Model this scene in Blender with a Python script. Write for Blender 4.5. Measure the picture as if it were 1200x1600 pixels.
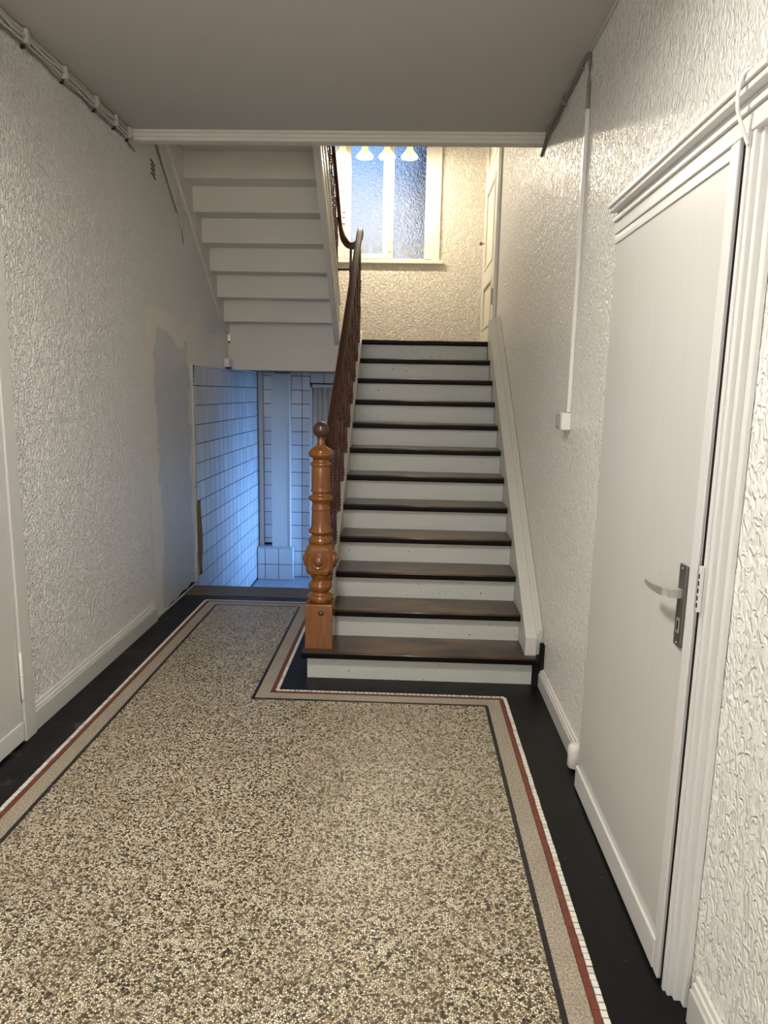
import bpy, bmesh, math, random
from mathutils import Vector, Matrix
random.seed(7)
S = bpy.context.scene
for o in list(bpy.data.objects): bpy.data.objects.remove(o, do_unlink=True)
COL = S.collection
PI = math.pi

# ------------------------------------------------------------------ camera
YAW, PITCH, ROLL, EYE = .0312575, .170878, .0196672, 1.525
fw0 = Vector((-math.sin(YAW), math.cos(YAW), 0)); rt0 = Vector((math.cos(YAW), math.sin(YAW), 0)); up0 = Vector((0, 0, 1))
fwd = fw0*math.cos(PITCH) - up0*math.sin(PITCH); up = up0*math.cos(PITCH) + fw0*math.sin(PITCH)
rt = rt0*math.cos(ROLL) + up*math.sin(ROLL); up2 = up*math.cos(ROLL) - rt0*math.sin(ROLL)
cd = bpy.data.cameras.new('camera'); cam = bpy.data.objects.new('camera', cd); COL.objects.link(cam)
cd.sensor_fit = 'HORIZONTAL'; cd.sensor_width = 36; cd.lens = 32.4; cd.clip_start = .02; cd.clip_end = 300
cam.matrix_world = Matrix(((rt.x, up2.x, -fwd.x, 0), (rt.y, up2.y, -fwd.y, 0), (rt.z, up2.z, -fwd.z, EYE), (0, 0, 0, 1)))
S.camera = cam

# ------------------------------------------------------------------ exposure, sky, lights
S.view_settings.view_transform = 'Standard'; S.view_settings.look = 'None'
S.view_settings.gamma = 1; S.view_settings.use_curve_mapping = False
S.view_settings.exposure = 0.39
try:
    S.cycles.use_denoising = True
    S.cycles.max_bounces = 10
    S.cycles.diffuse_bounces = 6
    S.cycles.sample_clamp_indirect = 6
except Exception: pass

W = bpy.data.worlds.new('sky'); S.world = W; W.use_nodes = True
wn = W.node_tree.nodes; wl = W.node_tree.links
tc = wn.new('ShaderNodeTexCoord'); sp = wn.new('ShaderNodeSeparateXYZ'); rp = wn.new('ShaderNodeValToRGB')
wl.new(tc.outputs['Generated'], sp.inputs[0]); wl.new(sp.outputs['Z'], rp.inputs[0])
rp.color_ramp.elements[0].position = .02; rp.color_ramp.elements[0].color = (.66, .67, .70, 1)
rp.color_ramp.elements[1].position = .6; rp.color_ramp.elements[1].color = (.05, .16, .46, 1)
e = rp.color_ramp.elements.new(.232); e.color = (.66, .68, .72, 1)
e = rp.color_ramp.elements.new(.283); e.color = (.34, .52, .82, 1)
e = rp.color_ramp.elements.new(.335); e.color = (.13, .40, .86, 1)
wl.new(rp.outputs[0], wn['Background'].inputs[0]); wn['Background'].inputs[1].default_value = 1.0

FRONT_Y = -2.17
def area(name, loc, rot, sx, sy, power, col, shape='RECTANGLE'):
    l = bpy.data.lights.new(name, 'AREA'); l.shape = shape; l.size = sx; l.size_y = sy; l.energy = power; l.color = col
    o = bpy.data.objects.new(name, l); COL.objects.link(o); o.location = loc; o.rotation_euler = rot
    return o
area('hall_ceiling_light', (-.45, 1.55, 2.72), (0, 0, 0), .36, .36, 38, (1.0, .95, .87), 'DISK')
area('hall_fill_light', (-.45, FRONT_Y, 1.75), (PI/2, 0, PI), 1.3, 2.0, 60, (.98, .985, 1.0))  # unseen fill light added behind the viewer to brighten the deep hall
dl = area('lower_daylight', (.30, 7.22, .05), (0, PI/2+.06, 0), .8, .55, 15, (.20, .47, 1.0)); dl.data.spread = 1.55
LAMP_POWER = 17.5

# ------------------------------------------------------------------ materials
M = {}
def mat(name, col, rough=.5, spec=.5, metal=0.0, coat=0.0):
    m = bpy.data.materials.new(name); m.use_nodes = True
    b = m.node_tree.nodes['Principled BSDF']
    b.inputs['Base Color'].default_value = (*col, 1); b.inputs['Roughness'].default_value = rough
    b.inputs['Specular IOR Level'].default_value = spec; b.inputs['Metallic'].default_value = metal
    b.inputs['Coat Weight'].default_value = coat
    M[name] = m; return m
class N:
    def __init__(s, m):
        s.m = m; s.t = m.node_tree; s.b = s.t.nodes['Principled BSDF']
    def n(s, typ, **k):
        x = s.t.nodes.new('ShaderNode'+typ)
        for a, v in k.items():
            if a in x.inputs.keys() if hasattr(x.inputs, 'keys') else False: x.inputs[a].default_value = v
            else: setattr(x, a, v)
        return x
    def l(s, a, b): s.t.links.new(a, b)
    def pos(s): return s.n('NewGeometry').outputs['Position']
    def scale(s, vec, v):
        x = s.n('VectorMath', operation='MULTIPLY'); s.l(vec, x.inputs[0]); x.inputs[1].default_value = v; return x.outputs[0]
    def noise(s, vec, scale, detail=2.0, rough=.5, dist=0.0):
        x = s.n('TexNoise'); s.l(vec, x.inputs['Vector']); x.inputs['Scale'].default_value = scale
        x.inputs['Detail'].default_value = detail; x.inputs['Roughness'].default_value = rough; x.inputs['Distortion'].default_value = dist
        return x.outputs['Fac']
    def ramp(s, fac, stops, interp='LINEAR'):
        x = s.n('ValToRGB'); s.l(fac, x.inputs[0]); r = x.color_ramp; r.interpolation = interp
        r.elements[0].position, r.elements[0].color = stops[0][0], (*stops[0][1], 1)
        r.elements[1].position, r.elements[1].color = stops[1][0], (*stops[1][1], 1)
        for p, c in stops[2:]:
            e = r.elements.new(p); e.color = (*c, 1)
        return x.outputs[0]
    def math(s, op, a, b=None, c=None, clamp=False):
        x = s.n('Math', operation=op); x.use_clamp = clamp
        for i, v in enumerate((a, b, c)):
            if v is None: continue
            if isinstance(v, (int, float)): x.inputs[i].default_value = v
            else: s.l(v, x.inputs[i])
        return x.outputs[0]
    def mix(s, fac, a, b):
        x = s.n('Mix', data_type='RGBA')
        for i, v in ((0, fac), (6, a), (7, b)):
            if isinstance(v, (int, float)): x.inputs[i].default_value = v
            elif isinstance(v, tuple): x.inputs[i].default_value = (*v, 1)
            else: s.l(v, x.inputs[i])
        return x.outputs[2]
    def sep(s, v):
        x = s.n('SeparateXYZ'); s.l(v, x.inputs[0]); return x.outputs
    def bump(s, h, dist, strength=1.0):
        x = s.n('Bump'); s.l(h, x.inputs['Height']); x.inputs['Distance'].default_value = dist; x.inputs['Strength'].default_value = strength
        s.l(x.outputs[0], s.b.inputs['Normal'])
    def col(s, c): s.l(c, s.b.inputs['Base Color'])
    def rough(s, r): s.l(r, s.b.inputs['Roughness'])

G3 = lambda v: (v, v, v)
def worm(k, p, scale, width, dist=1.2):
    a = k.noise(p, scale, 1.5, .5, dist)
    d = k.math('ABSOLUTE', k.math('SUBTRACT', a, .5))
    t = k.math('SUBTRACT', 1.0, k.math('DIVIDE', d, width, None, True), None, True)
    return k.math('SMOOTHSTEP', 0.0, 1.0, t) if False else k.math('MULTIPLY', k.math('MULTIPLY', t, t), k.math('SUBTRACT', 3.0, k.math('MULTIPLY', t, 2.0)))

# embossed wallpaper, left wall: with a scraped, filled area in front of the tiles
m = mat('wallpaper_left', (.66, .635, .59), .33, .5); k = N(m); p = k.pos(); x, y, z = k.sep(p)
ed = k.math('MULTIPLY', k.math('SUBTRACT', k.noise(p, 3.2, 4, .6), .5), .5)
ypos = k.math('ADD', y, ed)
zz = k.math('ADD', z, k.math('MULTIPLY', k.math('SUBTRACT', k.noise(p, 2.5, 4, .6), .5), .5))
inzone = k.math('MULTIPLY', k.math('GREATER_THAN', ypos, 4.37), k.math('LESS_THAN', zz, 2.02))
zn = k.math('GREATER_THAN', y, 4.3)
inzone = k.math('MULTIPLY', inzone, zn)
e2 = k.math('ADD', y, k.math('MULTIPLY', k.math('SUBTRACT', k.noise(p, 5.0, 5, .65), .5), .34))
grey = k.math('MULTIPLY', k.math('GREATER_THAN', e2, 4.55), k.math('LESS_THAN', e2, 5.22))
grey = k.math('MULTIPLY', grey, k.math('LESS_THAN', zz, 1.85))
blot = k.noise(p, 9, 4, .6)
c_fill = k.mix(k.math('MULTIPLY', blot, .5), (.74, .69, .61), (.79, .75, .69))
c_grey = k.mix(blot, (.50, .51, .515), (.60, .61, .615))
base = k.mix(k.noise(p, 2, 3, .5), (.83, .81, .77), (.87, .85, .81))
cc = k.mix(inzone, base, c_fill); cc = k.mix(grey, cc, c_grey); k.col(cc)
ps = k.scale(p, (1, 1, .75))
h = k.math('ADD', worm(k, ps, 48, .16, 1.0), k.math('MULTIPLY', k.noise(p, 120, 2, .5), .35))
fade = k.math('SUBTRACT', 1.0, k.math('MULTIPLY', inzone, .93))
k.bump(k.math('MULTIPLY', h, fade), .0070, 1)

# embossed wallpaper, right wall and landing, glossier paint
def wallpaper(name, a, b, rough, sc, width, dist):
    m = mat(name, a, rough, .5); k = N(m); p = k.pos()
    k.col(k.mix(k.noise(p, 1.6, 3, .5), a, b))
    ps = k.scale(p, (1, 1, .62))
    h = k.math('ADD', worm(k, ps, sc, width, 1.0), k.math('MULTIPLY', k.noise(p, 110, 2, .5), .35))
    k.bump(h, dist, .9)
wallpaper('wallpaper_right', (.82, .80, .76), (.86, .84, .80), .22, 42, .20, .0050)
wallpaper('wallpaper_rear', (.70, .65, .56), (.74, .69, .60), .45, 32, .15, .0065)

m = mat('ceiling_paint', (.60, .565, .52), .8, .2); k = N(m); p = k.pos(); k.col(k.mix(k.noise(p, 1.1, 3), (.47, .447, .412), (.51, .486, .45)))
m = mat('cream_paint', (.66, .63, .57), .42, .5); k = N(m); p = k.pos(); k.col(k.mix(k.noise(p, 3, 3), (.64, .61, .55), (.69, .66, .60))); k.bump(k.noise(p, 60, 3), .0006, .5)
mat('white_gloss', (.78, .76, .71), .28, .5)
m = mat('door_paint', (.70, .685, .645), .3, .5); k = N(m); p = k.pos()
k.col(k.mix(k.noise(k.scale(p, (1, 8, .7)), 3, 4), (.54, .53, .505), (.59, .58, .555))); k.bump(k.noise(k.scale(p, (1, 40, 2)), 3, 3), .0005, .5)
m = mat('casing_paint', (.78, .765, .73), .3, .5); k = N(m); p = k.pos()
k.col(k.mix(k.ramp(k.noise(p, 30, 5, .7), [(.70, G3(0)), (.74, G3(1))]), (.66, .65, .63), (.45, .41, .35)))
m = mat('landing_door_paint', (.74, .70, .61), .35, .5)
m = mat('window_paint', (.72, .70, .61), .35, .5)
m = mat('base_grey', (.50, .51, .48), .4, .5); k = N(m); p = k.pos()
k.col(k.mix(k.ramp(k.noise(p, 26, 5, .7), [(.66, G3(0)), (.72, G3(1))]), (.54, .54, .51), (.40, .38, .34)))
mat('base_white', (.70, .68, .64), .4, .5)
mat('crack_dark', (.02, .018, .015), .9, .2)
mat('gap_shade_black', (.012, .011, .010), .9, .1)  # openings drawn solid black, their shade put into the colour

# terrazzo field
m = mat('terrazzo', (.6, .5, .4), .3, .5); k = N(m); p = k.pos()
pw = k.n('VectorMath', operation='ADD'); k.l(p, pw.inputs[0])
nz = k.n('TexNoise'); k.l(p, nz.inputs['Vector']); nz.inputs['Scale'].default_value = 120
sc_ = k.n('VectorMath', operation='SCALE'); k.l(nz.outputs['Color'], sc_.inputs[0]); sc_.inputs['Scale'].default_value = .004; k.l(sc_.outputs[0], pw.inputs[1])
v = k.n('TexVoronoi'); k.l(pw.outputs[0], v.inputs['Vector']); v.inputs['Scale'].default_value = 158; v.feature = 'F1'
ve = k.n('TexVoronoi'); k.l(pw.outputs[0], ve.inputs['Vector']); ve.inputs['Scale'].default_value = 158; ve.feature = 'DISTANCE_TO_EDGE'
r_, g_, b_ = k.sep(v.outputs['Color'])
chips = k.ramp(r_, [(0, (.010, .010, .009)), (.10, (.035, .032, .028)), (.155, (.24, .155, .08)), (.22, (.50, .39, .21)), (.32, (.72, .62, .42)), (.5, (.86, .78, .58)), (.72, (.96, .91, .76))], 'CONSTANT')
chips = k.mix(k.math('MULTIPLY', g_, .16), chips, (.46, .32, .18))
edge = k.ramp(ve.outputs['Distance'], [(.05, G3(1)), (.20, G3(0))])
dirt = k.ramp(k.noise(p, 5, 4, .6), [(.30, G3(.0)), (.75, G3(.36))])
v2 = k.n('TexVoronoi'); k.l(pw.outputs[0], v2.inputs['Vector']); v2.inputs['Scale'].default_value = 84; v2.feature = 'F1'
big = k.math('MULTIPLY', k.math('GREATER_THAN', k.sep(v2.outputs['Color'])[1], .87), k.math('LESS_THAN', v2.outputs['Distance'], .50))
cc = k.mix(edge, chips, (.055, .040, .022)); cc = k.mix(big, cc, (.012, .012, .011)); cc = k.mix(dirt, cc, (.20, .155, .10)); k.col(cc)
k.rough(k.math('ADD', .22, k.math('MULTIPLY', k.noise(p, 14, 3), .28)))
k.bump(ve.outputs['Distance'], .0012, .25)

m = mat('beige_band', (.42, .36, .28), .45, .4); k = N(m); p = k.pos()
cc = k.mix(k.ramp(k.noise(p, 150, 2, .6), [(.32, G3(0)), (.68, G3(1))]), (.20, .165, .12), (.50, .435, .34)); cc = k.mix(k.ramp(k.noise(p, 6, 4, .6), [(.4, G3(0)), (.8, G3(.4))]), cc, (.22, .17, .12)); k.col(cc)
m = mat('black_margin', (.012, .012, .013), .33, .2); k = N(m); p = k.pos()
cc = k.mix(k.ramp(k.noise(p, 34, 3, .7), [(.70, G3(0)), (.75, G3(.8))]), (.005, .005, .0055), (.24, .21, .18))
sc2 = k.math('MULTIPLY', k.ramp(k.noise(p, 6, 5, .7), [(.58, G3(0)), (.70, G3(1))]), k.math('LESS_THAN', k.sep(p)[0], -1.4))
cc = k.mix(k.math('MULTIPLY', sc2, .35), cc, (.22, .17, .12)); k.col(cc)
k.rough(k.math('ADD', .24, k.math('MULTIPLY', k.noise(p, 8, 4, .6), .3))); k.bump(k.noise(p, 35, 4), .0015, .3)
m = mat('mosaic_white', (.74, .71, .63), .4, .5)
m = mat('mosaic_white_worn', (.60, .56, .48), .45, .5)
m = mat('mosaic_red', (.20, .042, .022), .4, .5); k = N(m); p = k.pos(); k.col(k.mix(k.noise(p, 20, 3), (.115, .026, .015), (.20, .050, .028)))
m = mat('mosaic_black', (.012, .011, .011), .35, .5)
m = mat('mosaic_bed', (.025, .02, .016), .7, .2)
m = mat('sill_stone', (.12, .095, .07), .5, .4); k = N(m); p = k.pos(); k.col(k.mix(k.noise(p, 9, 4, .6), (.085, .065, .048), (.16, .125, .09)))

# stairs
m = mat('tread_wood', (.07, .04, .02), .28, .5, 0, .25); k = N(m); p = k.pos(); x, y, z = k.sep(p)
gr = k.noise(k.scale(p, (2.2, 38, 38)), 3, 5, .65)
wear = k.math('MULTIPLY', k.ramp(k.noise(k.scale(p, (1.1, 2.5, 2.5)), 2.2, 4, .6), [(.40, G3(0)), (.62, G3(1))]), k.ramp(k.math('ABSOLUTE', k.math('SUBTRACT', x, .16)), [(.18, G3(1)), (.50, G3(.12))]))
dark = k.mix(gr, (.018, .012, .008), (.05, .030, .017)); worn = k.mix(gr, (.085, .045, .020), (.22, .125, .055))
k.col(k.mix(wear, dark, worn)); k.rough(k.math('ADD', .24, k.math('MULTIPLY', gr, .25))); k.bump(gr, .0008, .4)
mat('nose_black', (.0015, .0013, .0011), .5, .15)
m = mat('riser_paint', (.50, .50, .46), .38, .5); k = N(m); p = k.pos()
cc = k.mix(k.noise(k.scale(p, (3, 20, 20)), 2, 3), (.47, .475, .44), (.54, .54, .50))
cc = k.mix(k.ramp(k.noise(p, 62, 1.5, .5), [(.728, G3(0)), (.742, G3(1))]), cc, (.07, .05, .035)); k.col(cc); k.bump(k.noise(p, 40, 3), .0008, .4)
m = mat('string_paint', (.56, .555, .51), .38, .5)
m = mat('newel_wood', (.36, .14, .03), .24, .5, 0, .4); k = N(m); p = k.pos()
gr = k.noise(k.scale(p, (26, 26, 2.2)), 3, 5, .6, .4); sp_ = k.ramp(k.noise(k.scale(p, (1, 1, .5)), 90, 3), [(.66, G3(0)), (.72, G3(.8))])
k.col(k.mix(sp_, k.mix(gr, (.088, .025, .004), (.29, .10, .014)), (.05, .018, .006))); k.bump(gr, .0006, .3)
m = mat('newel_groove', (.12, .036, .012), .3, .5, 0, .4)
m = mat('rail_wood', (.13, .045, .022), .52, .18); k = N(m); p = k.pos()
gr = k.noise(k.scale(p, (30, 3, 3)), 3, 4, .6); k.col(k.mix(gr, (.024, .008, .005), (.085, .030, .014)))
m = mat('baluster_wood', (.095, .021, .011), .22, .5, 0, .35)
m = mat('ball_wood', (.055, .022, .014), .3, .5, 0, .3)
m = mat('iron', (.03, .02, .018), .45, .5, .6)

# lower level
m = mat('wall_tile', (.60, .63, .68), .14, .5); k = N(m)
oi = k.n('ObjectInfo'); k.col(k.mix(oi.outputs['Random'], (.55, .58, .62), (.64, .67, .71)))
mat('tile_grout', (.025, .03, .045), .8, .2)
mat('floor_tile', (.30, .34, .40), .25, .5)
mat('pipe_box_paint', (.58, .60, .60), .45, .4)
m = mat('ribbed_plastic', (.80, .77, .70), .4, .5)
m = mat('masonry', (.30, .19, .10), .95, .1); k = N(m); p = k.pos(); hh = k.noise(p, 40, 5, .7); k.col(k.mix(hh, (.13, .08, .04), (.50, .36, .20))); k.bump(hh, .02, 1)
m = mat('plaster_edge', (.62, .60, .57), .8, .2); k = N(m); p = k.pos(); hh = k.noise(p, 50, 4, .7); k.col(k.mix(k.ramp(hh, [(.58, G3(0)), (.66, G3(1))]), (.60, .585, .56), (.10, .08, .06))); k.bump(hh, .008, 1)

# fittings
mat('plastic_white', (.72, .70, .66), .35, .5)
mat('plastic_grey', (.36, .36, .35), .35, .5)
mat('metal_plate', (.17, .165, .15), .32, .5, .75)
mat('lever_metal', (.50, .49, .46), .28, .5, .6)
mat('cable_grey', (.20, .185, .165), .6, .3)
mat('cable_pale', (.52, .49, .44), .6, .3)
m = mat('lamp_shade', (.86, .84, .76), .35, .5); k = N(m)
tb = k.n('BsdfTranslucent'); tb.inputs['Color'].default_value = (.9, .86, .72, 1); ms = k.n('MixShader'); ms.inputs[0].default_value = .30
out = [n for n in k.t.nodes if n.type == 'OUTPUT_MATERIAL'][0]; k.l(k.b.outputs[0], ms.inputs[1]); k.l(tb.outputs[0], ms.inputs[2]); k.l(ms.outputs[0], out.inputs[0])
m = mat('bulb', (1, 1, 1)); b = m.node_tree.nodes['Principled BSDF']; b.inputs['Emission Color'].default_value = (1, .93, .74, 1); b.inputs['Emission Strength'].default_value = 9
m = mat('brown_brick', (.07, .045, .035), .9, .2)
m = mat('slate_roof', (.05, .04, .045), .8, .2)

# obscured glass
m = mat('obscure_glass', (.93, .96, 1.0), .14, .8); k = N(m); p = k.pos(); x, y, z = k.sep(p)
k.b.inputs['Transmission Weight'].default_value = 1; k.b.inputs['IOR'].default_value = 1.14
hh = k.noise(k.scale(p, (1, 1, .8)), 46, 2, .5, .6); k.bump(hh, .016, .9); k.b.inputs['Coat Weight'].default_value = .45; k.b.inputs['Coat Roughness'].default_value = .06; k.l(k.b.inputs['Normal'].links[0].from_socket, k.b.inputs['Coat Normal'])
dn = k.noise(p, 14, 5, .7); low = k.math('MULTIPLY', k.math('SUBTRACT', 3.16, z), 3.2, None, True)
dirt = k.math('MULTIPLY', k.ramp(dn, [(.44, G3(0)), (.62, G3(1))]), low)
dfb = k.n('BsdfDiffuse'); dfb.inputs['Color'].default_value = (.42, .42, .36, 1)
ms = k.n('MixShader'); out = [n for n in k.t.nodes if n.type == 'OUTPUT_MATERIAL'][0]
k.l(k.math('MULTIPLY', dirt, .7), ms.inputs[0]); k.l(k.b.outputs[0], ms.inputs[1]); k.l(dfb.outputs[0], ms.inputs[2]); k.l(ms.outputs[0], out.inputs[0])

# ------------------------------------------------------------------ mesh helpers
WLOC = {}
def wl_of(o): return WLOC.get(o, Vector((0, 0, 0)))
class MB:
    def __init__(s): s.v = []; s.f = []; s.mi = []; s.sm = []
    def add(s, vs, fs, mi=0, smooth=False):
        b = len(s.v); s.v += [Vector(q) for q in vs]
        for f in fs: s.f.append([b+i for i in f]); s.mi.append(mi); s.sm.append(smooth)
        return s
    def box(s, x0, x1, y0, y1, z0, z1, mi=0):
        return s.add([(x0,y0,z0),(x1,y0,z0),(x1,y1,z0),(x0,y1,z0),(x0,y0,z1),(x1,y0,z1),(x1,y1,z1),(x0,y1,z1)],
                     [(0,3,2,1),(4,5,6,7),(0,1,5,4),(1,2,6,5),(2,3,7,6),(3,0,4,7)], mi)
    def prism(s, pts, axis, a, b, mi=0, smooth=False):
        # polygon (u,v) swept along axis from a to b; axis x:(y,z) y:(x,z) z:(x,y)
        mk = {'x': lambda q, t: (t, q[0], q[1]), 'y': lambda q, t: (q[0], t, q[1]), 'z': lambda q, t: (q[0], q[1], t)}[axis]
        n = len(pts); vs = [mk(q, a) for q in pts]+[mk(q, b) for q in pts]
        s.add(vs, [tuple(range(n))[::-1], tuple(range(n, 2*n))], mi)
        b0 = len(s.v)-2*n
        for i in range(n):
            j = (i+1) % n; s.f.append([b0+i, b0+j, b0+n+j, b0+n+i]); s.mi.append(mi); s.sm.append(smooth)
        return s
    def lathe(s, prof, c, seg=24, axis='z', mi=0, smooth=True):
        c = Vector(c); vs = []; fs = []
        for (r, h) in prof:
            for i in range(seg):
                a = 2*PI*i/seg; u, v = r*math.cos(a), r*math.sin(a)
                d = {'z': (u, v, h), 'y': (u, h, v), 'x': (h, u, v)}[axis]; vs.append(c+Vector(d))
        for j in range(len(prof)-1):
            for i in range(seg):
                i2 = (i+1) % seg; fs.append((j*seg+i, j*seg+i2, (j+1)*seg+i2, (j+1)*seg+i))
        s.add(vs, fs, mi, smooth)
        s.add(vs[:seg], [tuple(range(seg))[::-1]], mi); s.add(vs[-seg:], [tuple(range(seg))], mi)
        return s
    def tube(s, pts, r, seg=8, mi=0, prof=None):
        pts = [Vector(q) for q in pts]; vs = []; fs = []
        if prof is None: prof = [(r*math.cos(2*PI*i/seg), r*math.sin(2*PI*i/seg)) for i in range(seg)]
        n = len(prof); ref = Vector((0, 0, 1))
        for i, q in enumerate(pts):
            t = (pts[min(i+1, len(pts)-1)]-pts[max(i-1, 0)]).normalized()
            rf = ref if abs(t.dot(ref)) < .98 else Vector((0, 1, 0))
            sd = t.cross(rf).normalized(); u = sd.cross(t).normalized()
            for (a, b) in prof: vs.append(q+sd*a+u*b)
        for j in range(len(pts)-1):
            for i in range(n):
                i2 = (i+1) % n; fs.append((j*n+i, j*n+i2, (j+1)*n+i2, (j+1)*n+i))
        s.add(vs, fs, mi, True); s.add(vs[:n], [tuple(range(n))[::-1]], mi); s.add(vs[-n:], [tuple(range(n))], mi)
        return s
    def build(s, name, mats, parent=None, pivot=None, bevel=0, seg=2):
        if isinstance(mats, str): mats = [mats]
        if pivot is None:
            xs = [q.x for q in s.v]; ys = [q.y for q in s.v]; zs = [q.z for q in s.v]
            pivot = Vector(((min(xs)+max(xs))/2, (min(ys)+max(ys))/2, min(zs)))
        pivot = Vector(pivot)
        me = bpy.data.meshes.new(name); me.from_pydata([q-pivot for q in s.v], [], s.f)
        for i, pl in enumerate(me.polygons): pl.material_index = s.mi[i]; pl.use_smooth = s.sm[i]
        for q in mats: me.materials.append(M[q])
        bm = bmesh.new(); bm.from_mesh(me); bmesh.ops.recalc_face_normals(bm, faces=bm.faces)
        if bevel:
            es = [e for e in bm.edges if len(e.link_faces) == 2 and e.calc_face_angle(0) > .6]
            bmesh.ops.bevel(bm, geom=es, offset=bevel, segments=seg, profile=.6, affect='EDGES', clamp_overlap=True)
        bm.to_mesh(me); bm.free(); me.update()
        return place(name, me, pivot, parent)
def place(name, me, pivot, parent=None):
    o = bpy.data.objects.new(name, me); COL.objects.link(o); pivot = Vector(pivot)
    if parent is not None: o.parent = parent
    o.location = pivot-wl_of(parent) if parent is not None else pivot
    WLOC[o] = pivot
    return o
def thing(name, label, cat, loc, group=None, kind=None):
    o = bpy.data.objects.new(name, None); COL.objects.link(o); o.location = loc; WLOC[o] = Vector(loc); o.empty_display_size = .05
    return tag(o, label, cat, group, kind)
def tag(o, label=None, cat=None, group=None, kind=None):
    if label: o['label'] = label
    if cat: o['category'] = cat
    if group: o['group'] = group
    if kind: o['kind'] = kind
    return o
def box(name, m, x0, x1, y0, y1, z0, z1, parent=None, bevel=0): return MB().box(x0, x1, y0, y1, z0, z1).build(name, m, parent, None, bevel)
def struct(o, label, cat): return tag(o, label, cat, None, 'structure')
def bez(p0, p1, p2, p3, n=10):
    p0, p1, p2, p3 = map(Vector, (p0, p1, p2, p3)); r = []
    for i in range(n+1):
        t = i/n; r.append(p0*(1-t)**3+3*p1*t*(1-t)**2+3*p2*t*t*(1-t)+p3*t**3)
    return r

# ------------------------------------------------------------------ dimensions
XL, XR = -1.65, .75
CEIL, CEIL_Y = 2.99, 4.30
LAND, FASC_Y, REAR = 1.962, 6.40, 7.65
LOW, TOP, FRONT = -.572, 5.40, -2.2
SILL0, SILL1 = 4.965, 5.22
N0, G, R1, RZ = 3.475, .225, .1613, .1637        # first nosing, going, first rise, rise
nose = lambda i: (N0+G*(i-1), R1+RZ*(i-1))

# ------------------------------------------------------------------ room shell
struct(box('wall_left', 'wallpaper_left', XL-.15, XL, FRONT, REAR+.2, LOW-.2, TOP), 'embossed off white left hall wall with filled grey patch', 'wall')
struct(box('wall_right', 'wallpaper_right', XR, XR+.15, FRONT, REAR+.2, LOW-.2, TOP), 'glossy embossed pale right hall wall with doors', 'wall')
wall_left = bpy.data.objects['wall_left']
struct(box('wall_front', 'wallpaper_right', XL, XR, FRONT-.15, FRONT, 0, CEIL), 'pale hall wall behind the viewer', 'wall')
struct(box('ceiling', 'ceiling_paint', XL, XR, FRONT, CEIL_Y, CEIL, CEIL+.36), 'flat grey painted hall ceiling', 'ceiling')
struct(box('ceiling_stairwell', 'ceiling_paint', XL-.15, XR+.15, 3.7, REAR+.2, TOP, TOP+.1), 'ceiling high above the stairwell', 'ceiling')
struct(box('wall_stairwell', 'wallpaper_rear', XL, XR, 3.6, 3.72, CEIL+.36, TOP), 'upper stairwell wall above the hall ceiling', 'wall')
# rear wall: around the window opening (x -1.22..0.20, z 2.90..4.16)
WX0, WX1, WZ0, WZ1 = -1.22, .205, 2.905, 4.16
mb = MB(); mb.box(XL, WX0, REAR, REAR+.2, LAND-.2, TOP); mb.box(WX1, XR, REAR, REAR+.2, LAND-.2, TOP)
mb.box(WX0, WX1, REAR, REAR+.2, LAND-.2, WZ0); mb.box(WX0, WX1, REAR, REAR+.2, WZ1, TOP)
struct(mb.build('wall_rear', 'wallpaper_rear'), 'cream embossed landing wall around the window', 'wall')
wall_low = struct(box('wall_lower', 'tile_grout', XL, XR, REAR, REAR+.2, LOW-.2, LAND-.2), 'tiled rear wall of the lower passage', 'wall')
# landing slab and fascia
mb = MB(); mb.box(XL, -.47, FASC_Y+.02, REAR, 1.72, LAND); mb.box(-.47, XR, 6.016, REAR, 1.72, LAND)
struct(mb.build('floor_landing', 'tread_wood'), 'half landing floor at the top of the dark stairs', 'floor')
struct(box('trim_1', 'cream_paint', XL, -.44, FASC_Y, FASC_Y+.022, 1.705, LAND-.02, None, .003), 'cream fascia board along the half landing edge', 'trim')
# ceiling end cornice
mb = MB(); mb.prism([(4.235, CEIL), (4.235, CEIL-.012), (4.25, CEIL-.016), (4.25, CEIL-.030), (4.262, CEIL-.034), (4.262, CEIL-.05), (4.33, CEIL-.05), (4.33, CEIL)], 'x', XL, XR-.005)
struct(mb.build('trim_2', 'cream_paint'), 'moulded cornice along the ceiling edge before the stairwell', 'trim')
box('ceiling_edge_face', 'cream_paint', XL, XR, CEIL_Y, CEIL_Y+.03, CEIL, CEIL+.36, bpy.data.objects['ceiling'])

# ------------------------------------------------------------------ floor: base slab, field, bands, margins, mosaic lines
floor = struct(box('floor', 'mosaic_bed', XL, XR, FRONT, SILL1-.02, -.20, -.004), 'old terrazzo hall floor with mosaic border', 'floor')
# outlines by offset d inward from the outer edge of the white mosaic line (an L round the foot of the stairs)
BX0, BX1, BY0, BY1, BIX, BIY = -1.458, .541, -1.9, 4.86, -.628, 3.355
def outline(d): return [(BX0+d, BY0+d), (BX1-d, BY0+d), (BX1-d, BIY-d), (BIX-d, BIY-d), (BIX-d, BY1-d), (BX0+d, BY1-d)]
def ring(d0, d1, z0, z1, mi=0):
    a, b = outline(d0), outline(d1); n = len(a); mb = MB()
    for i in range(n):
        j = (i+1) % n
        mb.add([(*a[i], z0), (*a[j], z0), (*b[j], z0), (*b[i], z0), (*a[i], z1), (*a[j], z1), (*b[j], z1), (*b[i], z1)],
               [(0,3,2,1),(4,5,6,7),(0,1,5,4),(2,3,7,6)], mi)
    return mb
o6 = outline(.123)
mb = MB(); mb.prism(o6, 'z', -.004, 0); mb.build('terrazzo_field', 'terrazzo', floor)
ring(.042, .106, -.004, 0).build('beige_band', 'beige_band', floor)
b0 = outline(0)
mb = MB()
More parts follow.
